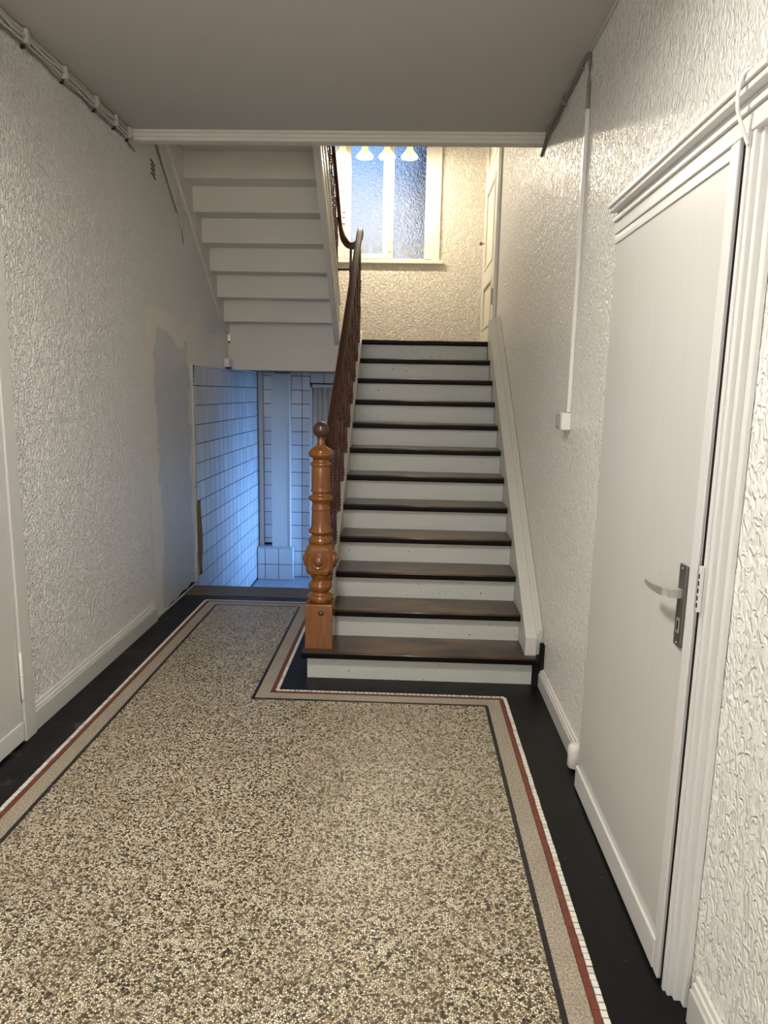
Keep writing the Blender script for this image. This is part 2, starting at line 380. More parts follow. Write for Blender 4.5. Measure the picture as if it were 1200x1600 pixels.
mb.box(XL, BX0, FRONT, SILL0, -.004, 0); mb.box(BX1, XR, FRONT, SILL1-.02, -.004, 0); mb.box(BX0, BX1, FRONT, BY0, -.004, 0)
mb.box(BX0, BIX, BY1, SILL0, -.004, 0); mb.box(BIX, BX1, BIY, SILL1-.02, -.004, 0)
mb.build('black_margin', 'black_margin', floor)
# mosaic lines: one tessera about 2 cm long
def along(d, step, half, y_near=.9):
    o = outline(d); segs = [(o[1], o[2]), (o[2], o[3]), (o[3], o[4]), (o[4], o[5]), (o[5], o[0])]; res = []
    for (a, b) in segs:
        a, b = Vector((*a, 0)), Vector((*b, 0)); L = (b-a).length; n = max(1, round(L/step)); t = (b-a)/L
        for i in range(n):
            q = a+t*(L*(i+.5)/n)
            if q.y < y_near: continue
            res.append((q, abs(t.x) > .5))
    return res
def tess_mesh(name, lx, ly, mname):
    mb = MB(); mb.prism([(-lx/2, -ly/2), (lx/2, -ly/2), (lx/2, ly/2), (-lx/2, ly/2)], 'z', -.004, .0006)
    me = bpy.data.meshes.new(name); me.from_pydata(mb.v, [], mb.f); me.materials.append(M[mname]); return me
tw = [(tess_mesh('tessera_white', .0165, .0192, q), tess_mesh('tessera_white', .0192, .0165, q)) for q in ('mosaic_white', 'mosaic_white', 'mosaic_white_worn')]
ws = along(.010, .0225, 0)
ws.sort(key=lambda q: (q[0]-Vector((0, 0, 1.5))).length)
for q, hz in ws[:296]:
    j = random.choice((0, 0, 0, 1, 2))
    o = place('white_tessera', tw[j][1 if hz else 0], q+Vector((random.uniform(-.0008, .0008), random.uniform(-.0008, .0008), 0)), floor)
    o.rotation_euler.z = random.uniform(-.03, .03)
mb = MB()
for q, hz in ws[296:]:
    a, b = (.0205, .0165) if hz else (.0165, .0205); mb.box(q.x-a/2, q.x+a/2, q.y-b/2, q.y+b/2, -.004, .0006)
tag(mb.build('white_tesserae_far', 'mosaic_white', floor), None, None, None, 'stuff')
for nm, d, step, w, mt in (('red_tesserae', .0305, .034, .0195, 'mosaic_red'), ('black_tesserae', .1145, .034, .0165, 'mosaic_black')):
    mb = MB()
    for q, hz in along(d, step, 0):
        L = step-.0008; a, b = (L, w) if hz else (w, L); jx = random.uniform(-.0006, .0006)
        mb.box(q.x-a/2+jx, q.x+a/2+jx, q.y-b/2, q.y+b/2, -.004, .0004)
    tag(mb.build(nm, mt, floor), None, None, None, 'stuff')
# threshold stone, steps down, lower floor
struct(box('trim_3', 'sill_stone', XL, -.505, SILL0, SILL1, -.2, .004, None, .008), 'worn brown stone threshold above the steps down', 'trim')
mb = MB()
for i in range(2): mb.box(XL, -.5, SILL1-.02+.26*i, SILL1+.26*(i+1), LOW-.2, -.19*(i+1))
mb.box(XL, XR, SILL1+.52, REAR, LOW-.2, LOW-.006)
low_floor = struct(mb.build('floor_lower', 'tile_grout'), 'blue grey tiled floor of the lower passage', 'floor')
tme = MB(); tme.box(-.0735, .0735, -.0735, .0735, 0, .006); ft = bpy.data.meshes.new('floor_tile'); ft.from_pydata(tme.v, [], tme.f); ft.materials.append(M['floor_tile'])
for i in range(8):
    for j in range(13):
        y = REAR-.08-.15*j; x = XL+.078+.15*i
        if y < SILL1+.6: continue
        place('floor_tile', ft, (x, y, LOW-.006), low_floor)

# ------------------------------------------------------------------ tiles of the lower passage
TP = .1507
def tilemesh(name, axis, w, h, d=.0016):
    mb = MB(); e = .0006
    a = [(-w/2, 0, -h/2), (w/2, 0, -h/2), (w/2, 0, h/2), (-w/2, 0, h/2)]; b = [(-w/2+e, -d, -h/2+e), (w/2-e, -d, -h/2+e), (w/2-e, -d, h/2-e), (-w/2+e, -d, h/2-e)]
    vs = a+b
    if axis == 'x': vs = [(-q[1], q[0], q[2]) for q in vs]
    me = bpy.data.meshes.new(name); me.from_pydata(vs, [], [(4,5,6,7),(0,1,5,4),(1,2,6,5),(2,3,7,6),(3,0,4,7)])
    bm = bmesh.new(); bm.from_mesh(me); bmesh.ops.recalc_face_normals(bm, faces=bm.faces); bm.to_mesh(me); bm.free()
    me.materials.append(M['wall_tile']); return me
TM = {}
def tile(axis, a0, a1, z0, z1, plane, parent, gx=.0058, gz=.0062):
    if axis == 'x' and parent is wall_left: gx = .0095
    w, h = a1-a0-gx, z1-z0-gz
    if w < .012 or h < .012: return
    key = (axis, round(w, 3), round(h, 3))
    if key not in TM: TM[key] = tilemesh('wall_tile', axis, w, h)
    c = (plane, (a0+a1)/2, (z0+z1)/2) if axis == 'x' else ((a0+a1)/2, plane, (z0+z1)/2)
    o = place('wall_tile', TM[key], c, parent)
    if axis == 'x': o.rotation_euler.z = random.uniform(-.004, .004)
    else: o.rotation_euler.z = random.uniform(-.004, .004)
TY0, TZT = 5.338, 1.702
box('grout_bed', 'tile_grout', XL-.004, XL+.0012, TY0, REAR, LOW-.1, TZT, wall_left)
rows = [TZT]+[1.5505-TP*i for i in range(16)]
cols = [TY0]+[5.4365+.1482*i for i in range(15)]+[REAR]
for r in range(len(rows)-1):
    z1, z0 = rows[r], rows[r+1]
    if z1 < LOW: break
    if z0 < LOW: z0 = LOW
    for c_ in range(len(cols)-1):
        ya, yb = cols[c_], cols[c_+1]
        if c_ == 0 and .08 < (z0+z1)/2 < .63: continue        # broken away
        stepz = 0 if ya < 5.24+.2 else (-.19 if ya < 5.48 else (-.38 if ya < 5.74 else LOW))
        if z1 < stepz-.05: continue
        tile('x', ya, yb, z0, z1, XL+.0012, wall_left)
mb = MB(); pts = [(5.318, .62), (5.335, .66), (5.40, .655), (5.43, .52), (5.455, .36), (5.448, .24), (5.415, .13), (5.372, .05), (5.345, .08), (5.322, .20)]
mb.prism(pts, 'x', XL-.01, XL+.0085); mb.build('exposed_masonry', 'masonry', wall_left)
# crumbling white plaster edge beside the tiles
pts = []; 
for i in range(40):
    z = TZT+.01-i*(TZT+.01)/39; pts.append((5.343+random.uniform(-.004, .004), z))
for i in range(40):
    z = i*(TZT+.01)/39; pts.append((5.31-(.03 if z < .25 else 0)+random.uniform(-.01, .006), z))
mb = MB(); mb.prism(pts, 'x', XL-.002, XL+.007); mb.build('plaster_edge', 'plaster_edge', wall_left)
mb = MB(); mb.prism([(5.318, 1.70), (5.345, 1.705), (5.336, 1.64), (5.332, 1.56), (5.326, 1.64)], 'x', XL, XL+.0085); mb.build('plaster_crack', 'crack_dark', wall_left)
# rear lower wall tiles (between corner board, boxed pipe and the ribbed door)
zr = [1.7+.135]+[1.7-.016-TP*i for i in range(17)]
for r in range(len(zr)-1):
    z1, z0 = zr[r], max(zr[r+1], LOW)
    if z1 < LOW+.02: break
    if z1 > -.15: tile('y', -1.592, -1.46, max(z0, -.18), z1, REAR, wall_low)
    tile('y', -1.30, -1.163, z0, z1, REAR, wall_low); tile('y', -1.163, -1.072, z0, z1, REAR, wall_low)
for i in range(6): tile('y', -1.072+.15*i, -.922+.15*i, 1.612, 1.752, REAR, wall_low)
# corner board, boxed pipe, tiled plinth, ribbed door
struct(box('trim_4', 'pipe_box_paint', XL+.008, -1.592, REAR-.03, REAR, -.205, 1.72, None, .003), 'narrow white corner board beside the blue lit tiles', 'trim')
pb = thing('boxed_pipe', 'flat grey boxed pipe standing on the tiled plinth', 'pipe box', (-1.385, 7.62, -.203))
box('front_board', 'pipe_box_paint', -1.486, -1.283, REAR-.10, REAR-.085, -.203, 1.71, pb)
box('side_board', 'pipe_box_paint', -1.486, -1.472, REAR-.085, REAR-.008, -.203, 1.71, pb); box('side_board', 'pipe_box_paint', -1.297, -1.283, REAR-.085, REAR-.008, -.203, 1.71, pb)
box('edge_bead', 'white_gloss', -1.289, -1.277, REAR-.106, REAR-.098, -.203, 1.71, pb)
pl = thing('tiled_plinth', 'low white tiled plinth under the boxed pipe', 'plinth', (-1.45, 7.57, LOW))
PX0, PX1, PY0, PZ1 = XL+.01, -1.252, 7.49, -.21
box('core', 'tile_grout', PX0, PX1, PY0, REAR-.008, LOW, PZ1, pl)
for (a, b) in ((PX0, -1.556), (-1.556, -1.404), (-1.404, PX1)):
    for (c_, d) in ((LOW, -.395), (-.395, PZ1)): tile('y', a, b, c_, d, PY0, pl)
    tm = MB(); w = (b-a)/2-.0015; tm.box(-w, w, -.074, .074, 0, .006); me = bpy.data.meshes.new('plinth_top_tile'); me.from_pydata(tm.v, [], tm.f); me.materials.append(M['wall_tile'])
    place('top_tile', me, ((a+b)/2, (PY0+REAR)/2-.004, PZ1), pl)
for (c_, d) in ((LOW, -.395), (-.395, PZ1)):
    tile('x', PY0, REAR-.01, c_, d, PX1, pl)
d4 = thing('door_4', 'ribbed pale folding door at the end of the lower passage', 'door', (-.62, REAR-.02, LOW), None, 'structure')
mb = MB(); mb.box(-1.072, -1.045, REAR-.035, REAR-.007, LOW, 1.60); mb.box(-.25, -.22, REAR-.035, REAR-.007, LOW, 1.60); mb.box(-1.072, -.22, REAR-.035, REAR-.007, 1.565, 1.60)
mb.build('frame', 'pipe_box_paint', d4)
for i in range(14):
    x0 = -1.043+i*.0565; w = .0545
    mb = MB(); mb.prism([(x0, REAR-.008), (x0, REAR-.014), (x0+w*.2, REAR-.026), (x0+w*.5, REAR-.031), (x0+w*.8, REAR-.026), (x0+w, REAR-.014), (x0+w, REAR-.008)], 'z', LOW+.005, 1.563, 0, True)
    mb.build('rib', 'ribbed_plastic', d4)

# ------------------------------------------------------------------ lower staircase
st = thing('staircase', 'lower staircase with dark worn treads and grey painted risers', 'staircase', (.1, 3.52, 0))
def tread(i, x0, x1, depth):
    y, z = nose(i); t = .038
    mb = MB(); pr = [(y+.006, z-t), (y, z-t+.008), (y, z-.009), (y+.003, z-.003), (y+.009, z), (y+depth, z), (y+depth, z-t)]
    n = len(pr); vs = [(x0, a, b) for a, b in pr]+[(x1, a, b) for a, b in pr]
    mb.add(vs, [tuple(range(n))[::-1], tuple(range(n, 2*n))], 1)
    for k_ in range(n):
        j = (k_+1) % n; mb.f.append([k_, j, n+j, n+k_]); mb.mi.append(0 if k_ in (2, 3, 4) else 1); mb.sm.append(k_ in (2, 3))
    return mb.build('tread', ['tread_wood', 'nose_black'], st)
tread(1, -.533, .707, .29)
for i in range(2, 12): tread(i, -.398, .653, .268)
tag(tread(12, -.398, .70, .06), 'top nosing at the landing edge')
box('riser', 'riser_paint', -.508, -.386, N0+.045, N0+.065, 0, R1-.038, st); box('riser', 'riser_paint', -.385, .696, N0+.045, N0+.065, 0, R1-.038, st)
box('bottom_step_return', 'riser_paint', -.508, -.488, N0+.065, N0+.29, 0, R1-.038, st)
for i in range(2, 13):
    y, z = nose(i); box('riser', 'riser_paint', -.398, .653, y+.045, y+.063, z-RZ, z-.038, st)
# strings
ytop = 5.985
z_in = lambda y: .225+.765*(y-N0)
mb = MB(); mb.prism([(3.52, R1+.001), (3.52, z_in(3.52)), (ytop, z_in(ytop)), (ytop, 1.70), (3.9, .17)], 'x', .654, .712)
mb.build('wall_string', 'string_paint', st)
mb = MB(); mb.prism([(3.535, R1+.001), (3.535, z_in(3.52)+.022), (ytop, z_in(ytop)+.022), (ytop, z_in(ytop)-.06), (3.7, R1+.05)], 'x', .712, .728)
mb.prism([(3.545, R1+.001), (3.545, z_in(3.52)+.034), (ytop, z_in(ytop)+.036), (ytop, z_in(ytop)-.06), (3.7, R1+.05)], 'x', .728, XR-.003)
mb.build('string_moulding', 'string_paint', st)
zo = lambda y: .161+.7275*(y-N0)+.045
mb = MB(); mb.prism([(3.64, R1), (3.64, zo(3.64)), (5.99, zo(5.99)), (6.0, 1.70), (5.9, 1.62), (3.72, .10), (3.72, 0), (3.64, 0)], 'x', -.442, -.398)
mb.build('outer_string', 'string_paint', st)
mb = MB(); mb.prism([(3.75, 0), (3.75, .14), (5.95, 1.70), (5.98, 1.70), (5.98, LOW), (5.24, LOW), (5.24, 0)], 'x', -.436, -.42)
mb.build('light_block_panel', 'riser_paint', st)  # unseen panel added to close the understair and block light
# newel post
NX, NY = -.447, 3.592
nw = thing('newel_post', None, None, (NX, NY, R1)); nw.parent = st; nw.location = Vector((NX, NY, R1))-WLOC[st]
MB().box(NX-.0735, NX+.0735, NY-.0735, NY+.0735, R1, .408).build('base_block', 'newel_wood', nw, None, .004)
prof = [(.058, .408), (.066, .416), (.069, .432), (.066, .444), (.050, .452), (.044, .462), (.048, .470), (.060, .482), (.064, .498), (.060, .512), (.047, .520), (.044, .530), (.050, .540), (.055, .552), (.058, .565),
        (.050, .575), (.050, .725), (.060, .728), (.066, .742), (.064, .756), (.052, .766), (.047, .775), (.052, .782), (.063, .790), (.064, .800), (.058, .808), (.052, .815), (.0505, .83), (.0475, .905), (.0475, .909), (.0500, .912), (.0500, .918), (.0475, .921), (.0455, .945), (.047, .953),
        (.060, .962), (.0655, .973), (.060, .983), (.045, .990), (.043, 1.000), (.052, 1.006), (.054, 1.014), (.049, 1.021), (.0495, 1.03), (.0495, 1.135), (.049, 1.140), (.055, 1.146), (.056, 1.153), (.052, 1.160), (.043, 1.164), (.041, 1.176), (.048, 1.184), (.062, 1.192), (.067, 1.205), (.065, 1.212), (.061, 1.214), (.061, 1.219), (.058, 1.224), (.050, 1.232), (.036, 1.240), (.026, 1.246), (.021, 1.258), (.019, 1.272), (.019, 1.29)]
MB().lathe(prof, (NX, NY, 0), 40).build('turned_shaft', 'newel_wood', nw, (NX, NY, .408))
# faceted boss block with rounded ends
hw, ch = .071, .020
def octo(w, c): return [(-w+c, -w), (w-c, -w), (w, -w+c), (w, w-c), (w-c, w), (-w+c, w), (-w, w-c), (-w, -w+c)]
mb = MB(); lv = [(.560, .056, .024), (.573, .066, .024), (.590, .0715, .021), (.600, .072, .020), (.690, .072, .020), (.702, .0715, .021), (.718, .066, .024), (.730, .056, .024)]
vs = []; fs = []
for (z, w, c_) in lv: vs += [(NX+a, NY+b, z) for a, b in octo(w, c_)]
for j in range(len(lv)-1):
    for i in range(8): fs.append((j*8+i, j*8+(i+1) % 8, j*8+8+(i+1) % 8, j*8+8+i))
fs += [tuple(range(8))[::-1], tuple(range(len(vs)-8, len(vs)))]
mb.add(vs, fs); mb.build('boss_block', 'newel_wood', nw)
bp = [(.046, 0), (.046, .006), (.041, .011), (.037, .011), (.034, .007), (.030, .006), (.026, .008), (.025, .013), (.020, .019), (.011, .023), (.002, .0245)]
for ax, sg in (('y', -1), ('x', 1), ('x', -1), ('y', 1)):
    c_ = (NX+(.072*sg if ax == 'x' else 0), NY+(.072*sg if ax == 'y' else 0), .645)
    MB().lathe([(r, h*sg) for r, h in bp], c_, 32, ax).build('round_boss', 'newel_wood', nw)
gr = [(.048, .003), (.048, .0065), (.044, .0065), (.044, .003)]
pr = [(.043*math.cos(a), .043*math.sin(a)) for a in [(-PI/2)+PI*i/16 for i in range(17)]]
MB().lathe([(.022, 1.283), (.024, 1.287)]+[(max(r, .001), 1.329+h) for r, h in pr[2:]], (NX, NY, 0), 36).build('ball_finial', 'ball_wood', nw)
MB().lathe([(.014, 0), (.014, -.004), (.009, -.008), (.001, -.009)], (NX+.012, NY-.0735, .362), 16, 'y').build('screw_cap', 'ball_wood', nw)
# handrail of the lower flight
HX, HZ0, HS = -.426, 1.155, .7275
rail_prof = [(a*.76, b) for a, b in [(-.026, -.026), (.026, -.026), (.031, -.010), (.033, .008), (.027, .024), (.012, .032), (-.012, .032), (-.027, .024), (-.033, .008), (-.031, -.010)]]
def railz(y): return HZ0+HS*(y-3.65)
pts = [(NX+.004, 3.63, railz(3.63)), (HX, 3.75, railz(3.75)), (HX, 5.2, railz(5.2)), (HX, 5.88, railz(5.88)), (HX, 5.96, railz(5.94)), (HX-.002, 6.03, railz(5.95)-.002), (HX-.010, 6.10, railz(5.95)-.02)]
MB().tube(pts, 0, 0, 0, rail_prof).build('handrail', 'rail_wood', st)
# balusters: beaded turnings
def bal_prof(h):
    r = [(.013, 0), (.013, .03)]
    def smooth(a, b, r0): r.extend([(r0*.85, a), (r0, a+.006), (r0*.92, b-.006), (r0*.8, b)])
    def beads(a, n, p=.0175, rr=.0178):
        for i in range(n): r.extend([(.0085, a+i*p), (rr*.92, a+i*p+p*.22), (rr, a+i*p+p*.48), (rr*.92, a+i*p+p*.74)])
        return a+n*p
    q = .035
    n_total = h-.05
    e1 = beads(q, 3); smooth(e1, e1+n_total*.15, .0125); e2 = beads(e1+n_total*.15, 6); smooth(e2, e2+n_total*.15, .013)
    e3 = beads(e2+n_total*.15, 6); smooth(e3, e3+n_total*.10, .0125)
    e4 = beads(e3+n_total*.10, 3); smooth(e4, h, .0125)
    return r
bm_cache = {}
def baluster(x, y, z0, z1, parent):
    h = round(z1-z0, 3)
    if h not in bm_cache:
        o = MB().lathe(bal_prof(h), (x, y, z0), 10).build('baluster', 'baluster_wood', parent, (x, y, z0)); bm_cache[h] = o.data; return o
    return place('baluster', bm_cache[h], (x, y, z0), parent)
for i in range(1, 12):
    for f in ((.15, ) if i == 1 else (.06, )):
        y = N0+G*(i-1)+.10+f-.03
        if y < 3.70: continue
        baluster(-.421, y, zo(y)-.012, zo(y)-.012+.735+.0*y, st)

# ------------------------------------------------------------------ upper staircase (seen from below)
us = thing('staircase', 'upper staircase with cream painted underside and dark red balusters', 'staircase', (-1.13, 6.4, LAND))
UY, UZ, UG, UR = 6.40, 2.1186, .205, .1762      # first riser back, first tread underside, going, rise
UX0, UX1 = XL+.022, -.668
for k_ in range(8):
    zu = UZ+UR*k_; yb = UY-UG*k_
    if k_ < 8: box('riser', 'cream_paint', UX0, UX1, yb, yb+.018, (LAND-.02 if k_ == 0 else zu-UR-.004), zu, us, .0015)
    if k_ < 7: box('tread', 'cream_paint', UX0, UX1, yb-UG+.005, yb+.05, zu, zu+.032, us, .0015)
zb = lambda y: 1.945+.802*(6.30-y)
mb = MB(); mb.prism([(6.395, LAND-.02), (6.30, 1.945), (4.60, zb(4.60)), (4.60, zb(4.60)+.36), (6.26, 2.36), (6.395, 2.33)], 'x', -.668, -.628)
mb.build('outer_string', 'cream_paint', us)
mb = MB()
for dz, t in ((.02, .012), (.20, .008), (.335, .014)):
    mb.prism([(6.30, zb(6.30)+dz), (4.60, zb(4.60)+dz), (4.60, zb(4.60)+dz+.03), (6.30, zb(6.30)+dz+.03)], 'x', -.628, -.628+t)
mb.build('string_moulding', 'white_gloss', us)
mb = MB(); mb.prism([(6.40, LAND+.06), (6.40, LAND+.36), (4.7, zb(4.7)+.36), (4.7, zb(4.7)+.02), (6.20, LAND+.10)], 'x', XL+.001, UX0-.0005)
mb.build('wall_string', 'cream_paint', us)
UHX = -.622
uz = lambda y: 3.235+.80*(5.885-y)
pts = bez((HX-.016, 6.12, 2.80), (HX-.06, 6.30, 2.74), (UHX, 6.44, 2.76), (UHX, 6.22, uz(6.22)), 14)+[(UHX, 5.9, uz(5.9)), (UHX, 5.2, uz(5.2)), (UHX, 4.45, uz(4.45))]
MB().tube(pts, 0, 0, 0, [(a*.66, b) for a, b in rail_prof]).build('handrail', 'rail_wood', us)
for j in range(11):
    y = 6.18-.15*j; z0 = zb(y)+.352
    h = uz(y)-.02-z0
    baluster(-.643, y, z0, z0+round(h, 2), us)
baluster(-.530, 6.29, LAND, 2.745, us)
box('landing_string_cap', 'cream_paint', -.66, -.40, FASC_Y-.05, FASC_Y+.0, LAND-.02, LAND, us)
tr = thing('tie_rod', 'thin dark iron tie rod between the two stair flights', 'rod', (-.58, 6.1, 2.545))
MB().tube([(-.628, 6.1, 2.545), (-.44, 6.1, 2.548)], .008, 8).build('rod', 'iron', tr); MB().lathe([(.016, 0), (.016, .006)], (-.616, 6.1, 2.545), 12, 'x').build('collar', 'iron', tr)
box('upper_floor_edge', 'cream_paint', XL, -.62, CEIL_Y+.03, 4.75, CEIL+.20, CEIL+.36, bpy.data.objects['ceiling'])
jb = thing('junction_box', 'small white junction box under the lower end of the upper stairs', 'box', (XL+.02, 6.31, 1.72))
box('cover', 'plastic_white', XL+.001, XL+.045, 6.25, 6.38, 1.725, 1.80, jb, .006); box('cable_entry', 'crack_dark', XL+.006, XL+.04, 6.28, 6.36, 1.712, 1.725, jb)

# ------------------------------------------------------------------ window
w1 = thing('window_1', 'white landing window with three obscured glass panes', 'window', (-.5, REAR+.05, WZ0), None, 'structure')
WM = 'window_paint'; YG = 7.70
def fr(x0, x1, z0, z1, y0=YG-.04, y1=YG+.03): return box('frame_bar', WM, x0, x1, y0, y1, z0, z1, w1, .004)
fr(WX0, -1.15, WZ0, WZ1); fr(.13, WX1, WZ0, WZ1); fr(WX0, WX1, 4.10, WZ1+.0); fr(WX0, WX1, WZ0, 2.925)
fr(-.735, -.71, WZ0, WZ1); fr(-.25, -.20, WZ0, WZ1)
# sashes
def sash(x0, x1, z0, z1, t, glass=True):
    s_ = thing('sash', None, None, ((x0+x1)/2, YG, z0)); s_.parent = w1; s_.location = WLOC[s_]-WLOC[w1]
    for (a, b, c_, d) in ((x0, x0+t, z0, z1), (x1-t, x1, z0, z1), (x0+t, x1-t, z0, z0+t*.8), (x0+t, x1-t, z1-t*.8, z1)):
        box('sash_bar', WM, a, b, YG-.055, YG-.01, c_, d, s_, .004)
    box('pane', 'obscure_glass', x0+t-.004, x1-t+.004, YG-.012, YG-.007, z0+t*.8-.004, z1-t*.8+.004, s_)
sash(-.71, -.25, 2.918, 4.09, .062)
sash(-1.15, -.735, 2.918, 4.09, .062)
box('pane', 'obscure_glass', -.2, .13, YG-.012, YG-.007, 2.925, 4.10, w1)
# casing with moulding, sill
for (a, b, t) in ((WX1-.005, WX1+.062, .018), (WX1+.062, WX1+.085, .03)): box('casing', WM, a, b, REAR-t, REAR+.002, WZ0, WZ1+.08, w1, .004)
box('casing', WM, WX0-.085, WX0+.005, REAR-.02, REAR+.002, WZ0, WZ1+.08, w1, .004); box('casing', WM, WX0-.085, WX1+.085, REAR-.02, REAR+.002, WZ1, WZ1+.08, w1, .004)
box('sill', WM, WX0-.12, .335, REAR-.052, REAR+.04, 2.868, 2.905, w1, .006)
lt = thing('latch', None, None, (-.228, YG-.06, 3.05)); lt.parent = w1; lt.location = WLOC[lt]-WLOC[w1]
box('latch_bar', 'white_gloss', -.24, -.222, YG-.062, YG-.054, 3.0, 3.14, lt, .002)
for z in (3.27, 3.33, 3.38): box('hinge', 'plastic_white', -.748, -.70, YG-.062, YG-.054, z, z+.03, w1, .002)
# brown building outside
bd = thing('house', 'dark brown building glimpsed through the right window pane', 'building', (3.2, 17, -3))
mb = MB(); mb.box(.42, 5, 16, 21, -3, 8.8); mb.build('walls', 'brown_brick', bd)
mb = MB(); mb.prism([(.42, 5.55), (.42, 8.8), (-.02, 8.8), (-.02, 6.9)], 'y', 16, 19); mb.build('overhanging_bay', 'brown_brick', bd)
mb = MB(); mb.prism([(-.2, 8.8), (5.2, 8.8), (5.2, 9.0), (2.7, 11.2), (-.2, 9.0)], 'y', 15.8, 21.2); mb.build('roof', 'slate_roof', bd)

# ------------------------------------------------------------------ pendant lamps
LY, LZ = 7.0, 3.715
for i, (x, lab) in enumerate(((-.679, 'leftmost white trumpet pendant lamp, beside the dark balusters'), (-.466, 'white trumpet pendant lamp in front of the middle window pane'),
                              (-.255, 'white trumpet pendant lamp in front of the window mullion'), (-.043, 'rightmost white trumpet pendant lamp, in front of the right pane'))):
    L = thing('pendant_lamp', lab, 'lamp', (x, LY, LZ), 'trumpet pendant lamps before the landing window')
    pr = [(.080, 0), (.078, .010), (.068, .026), (.052, .042), (.038, .060), (.029, .082), (.025, .11), (.0235, .19), (.0235, .24), (.006, .245)]
    inner = [(max(r-.003, .003), h-.002) for r, h in pr[::-1]]
    mb = MB(); vs = []
    P = pr+inner; sg = 28
    for (r, h) in P:
        for q in range(sg): a = 2*PI*q/sg; vs.append((x+r*math.cos(a), LY+r*math.sin(a), LZ+h))
    mb.add(vs, [(j*sg+q, j*sg+(q+1) % sg, (j+1)*sg+(q+1) % sg, (j+1)*sg+q) for j in range(len(P)-1) for q in range(sg)], 0, True)
    mb.build('shade', 'lamp_shade', L)
    MB().lathe([(.003, .032), (.030, .030), (.060, .020), (.068, .008), (.060, -.003), (.03, -.008), (.003, -.009)], (x, LY, LZ), 24).build('bulb', 'bulb', L)
    MB().tube([(x, LY, LZ+.245), (x, LY, 5.36)], .003, 6).build('cord', 'plastic_white', L)
    MB().lathe([(.04, 5.36), (.04, 5.40)], (x, LY, 0), 16).build('ceiling_rose', 'plastic_white', L)
    pl_ = bpy.data.lights.new('pendant_lamp_light', 'POINT'); pl_.energy = LAMP_POWER; pl_.color = (1, .87, .66); pl_.shadow_soft_size = .02
    po = bpy.data.objects.new('pendant_lamp_light', pl_); COL.objects.link(po); po.parent = L; po.location = (0, 0, -.024)

# ------------------------------------------------------------------ door at the right
DX = .70
d2 = thing('door_2', 'white flush door with long handle plate in the right wall', 'door', (.72, 2.08, 0), None, 'structure')
DY0, DY1, DZ1 = 1.622, 2.535, 2.075
leaf = box('leaf', 'door_paint', DX+.004, XR-.006, DY0, DY1, .008, DZ1, d2, .003)
box('edge_strip', 'casing_paint', DX-.003, DX+.004, DY0, DY0+.030, .008, DZ1, d2, .002)
box('edge_strip', 'casing_paint', DX-.001, DX+.004, DY0+.034, DY0+.046, .10, DZ1, d2, .002)
box('kickboard', 'casing_paint', DX-.006, DX+.004, DY0+.032, DY1, .01, .096, d2, .003)
box('top_rail_strip', 'casing_paint', DX-.001, DX+.004, DY0+.046, DY1, DZ1-.03, DZ1-.012, d2, .002)
box('gap_shade', 'gap_shade_black', DX+.0062, XR-.008, DY0-.008, DY0-.0005, .0, DZ1+.004, d2)  # solid black strip painting the shade between leaf and casing
# casing
ch_ = [(0, .0), (.012, .014), (.028, .018), (.034, .030), (.060, .034), (.066, .046), (.080, .048)]
for (o0, o1, pr_) in ((.008, .020, .042), (.020, .032, .048), (.032, .046, .042), (.046, .060, .030), (.060, .080, .014)):
    box('casing', 'casing_paint', XR-pr_, XR-.001, DY0-o1, DY0-o0, .0, DZ1+o1, d2, .003)
for (o0, o1, pr_) in ((.004, .022, .040),): box('casing', 'casing_paint', XR-pr_, XR-.001, DY1+o0, DY1+o1, 0.0, DZ1+.04, d2, .003)
for (o0, o1, pr_) in ((.006, .045, .047), (.045, .058, .056), (.058, .080, .042), (.080, .094, .066), (.094, .110, .074), (.110, .122, .050)):
    box('lintel_moulding', 'casing_paint', XR-pr_, XR-.001, DY0-.13, DY1+.026+(.012 if o0 > .07 else 0), DZ1+o0, DZ1+o1, d2, .003)
# handle
hd = thing('handle_set', None, None, (DX, 1.70, 1.0)); hd.parent = d2; hd.location = WLOC[hd]-WLOC[d2]
tag(hd, 'dark metal handle plate with pale lever')
box('plate', 'metal_plate', DX-.004, DX+.004, 1.680, 1.722, .905, 1.117, hd, .003)
mb = MB()
ys = [(1.702, DX-.003, 1.043, .0085, .0115), (1.702, DX-.034, 1.043, .0075, .0105), (1.712, DX-.041, 1.043, .006, .0105), (1.745, DX-.044, 1.040, .005, .0098), (1.785, DX-.046, 1.037, .0042, .0082), (1.835, DX-.045, 1.038, .0035, .0052)]
mb2 = MB(); vs = []; fs = []
for idx, (y, x, z, a, b) in enumerate(ys):
    if idx < 2: ring_ = [(x, y-a, z-b), (x, y-a, z+b), (x, y+a, z+b), (x, y+a, z-b)]
    else: ring_ = [(x+a, y, z-b), (x+a, y, z+b), (x-a, y, z+b), (x-a, y, z-b)]
    vs += ring_
for j in range(len(ys)-1):
    for i in range(4): fs.append((j*4+i, j*4+(i+1) % 4, j*4+4+(i+1) % 4, j*4+4+i))
fs += [(0, 1, 2, 3), tuple(range(len(vs)-4, len(vs)))]
mb2.add(vs, fs); mb2.build('lever', 'lever_metal', hd, None, .002)
box('keyhole', 'gap_shade_black', DX-.0052, DX-.003, 1.697, 1.705, .948, .972, hd); box('key_rim', 'lever_metal', DX-.0047, DX-.003, 1.692, 1.710, .94, .98, hd, .001)
for z in (.914, 1.108): MB().lathe([(.003, 0), (.003, -.0018)], (DX-.004, 1.701, z), 10, 'x').build('screw', 'lever_metal', hd)
sk = box('strike_plate', 'casing_paint', XR-.058, XR-.050, DY0-.034, DY0-.022, 1.03, 1.14, d2, .001)
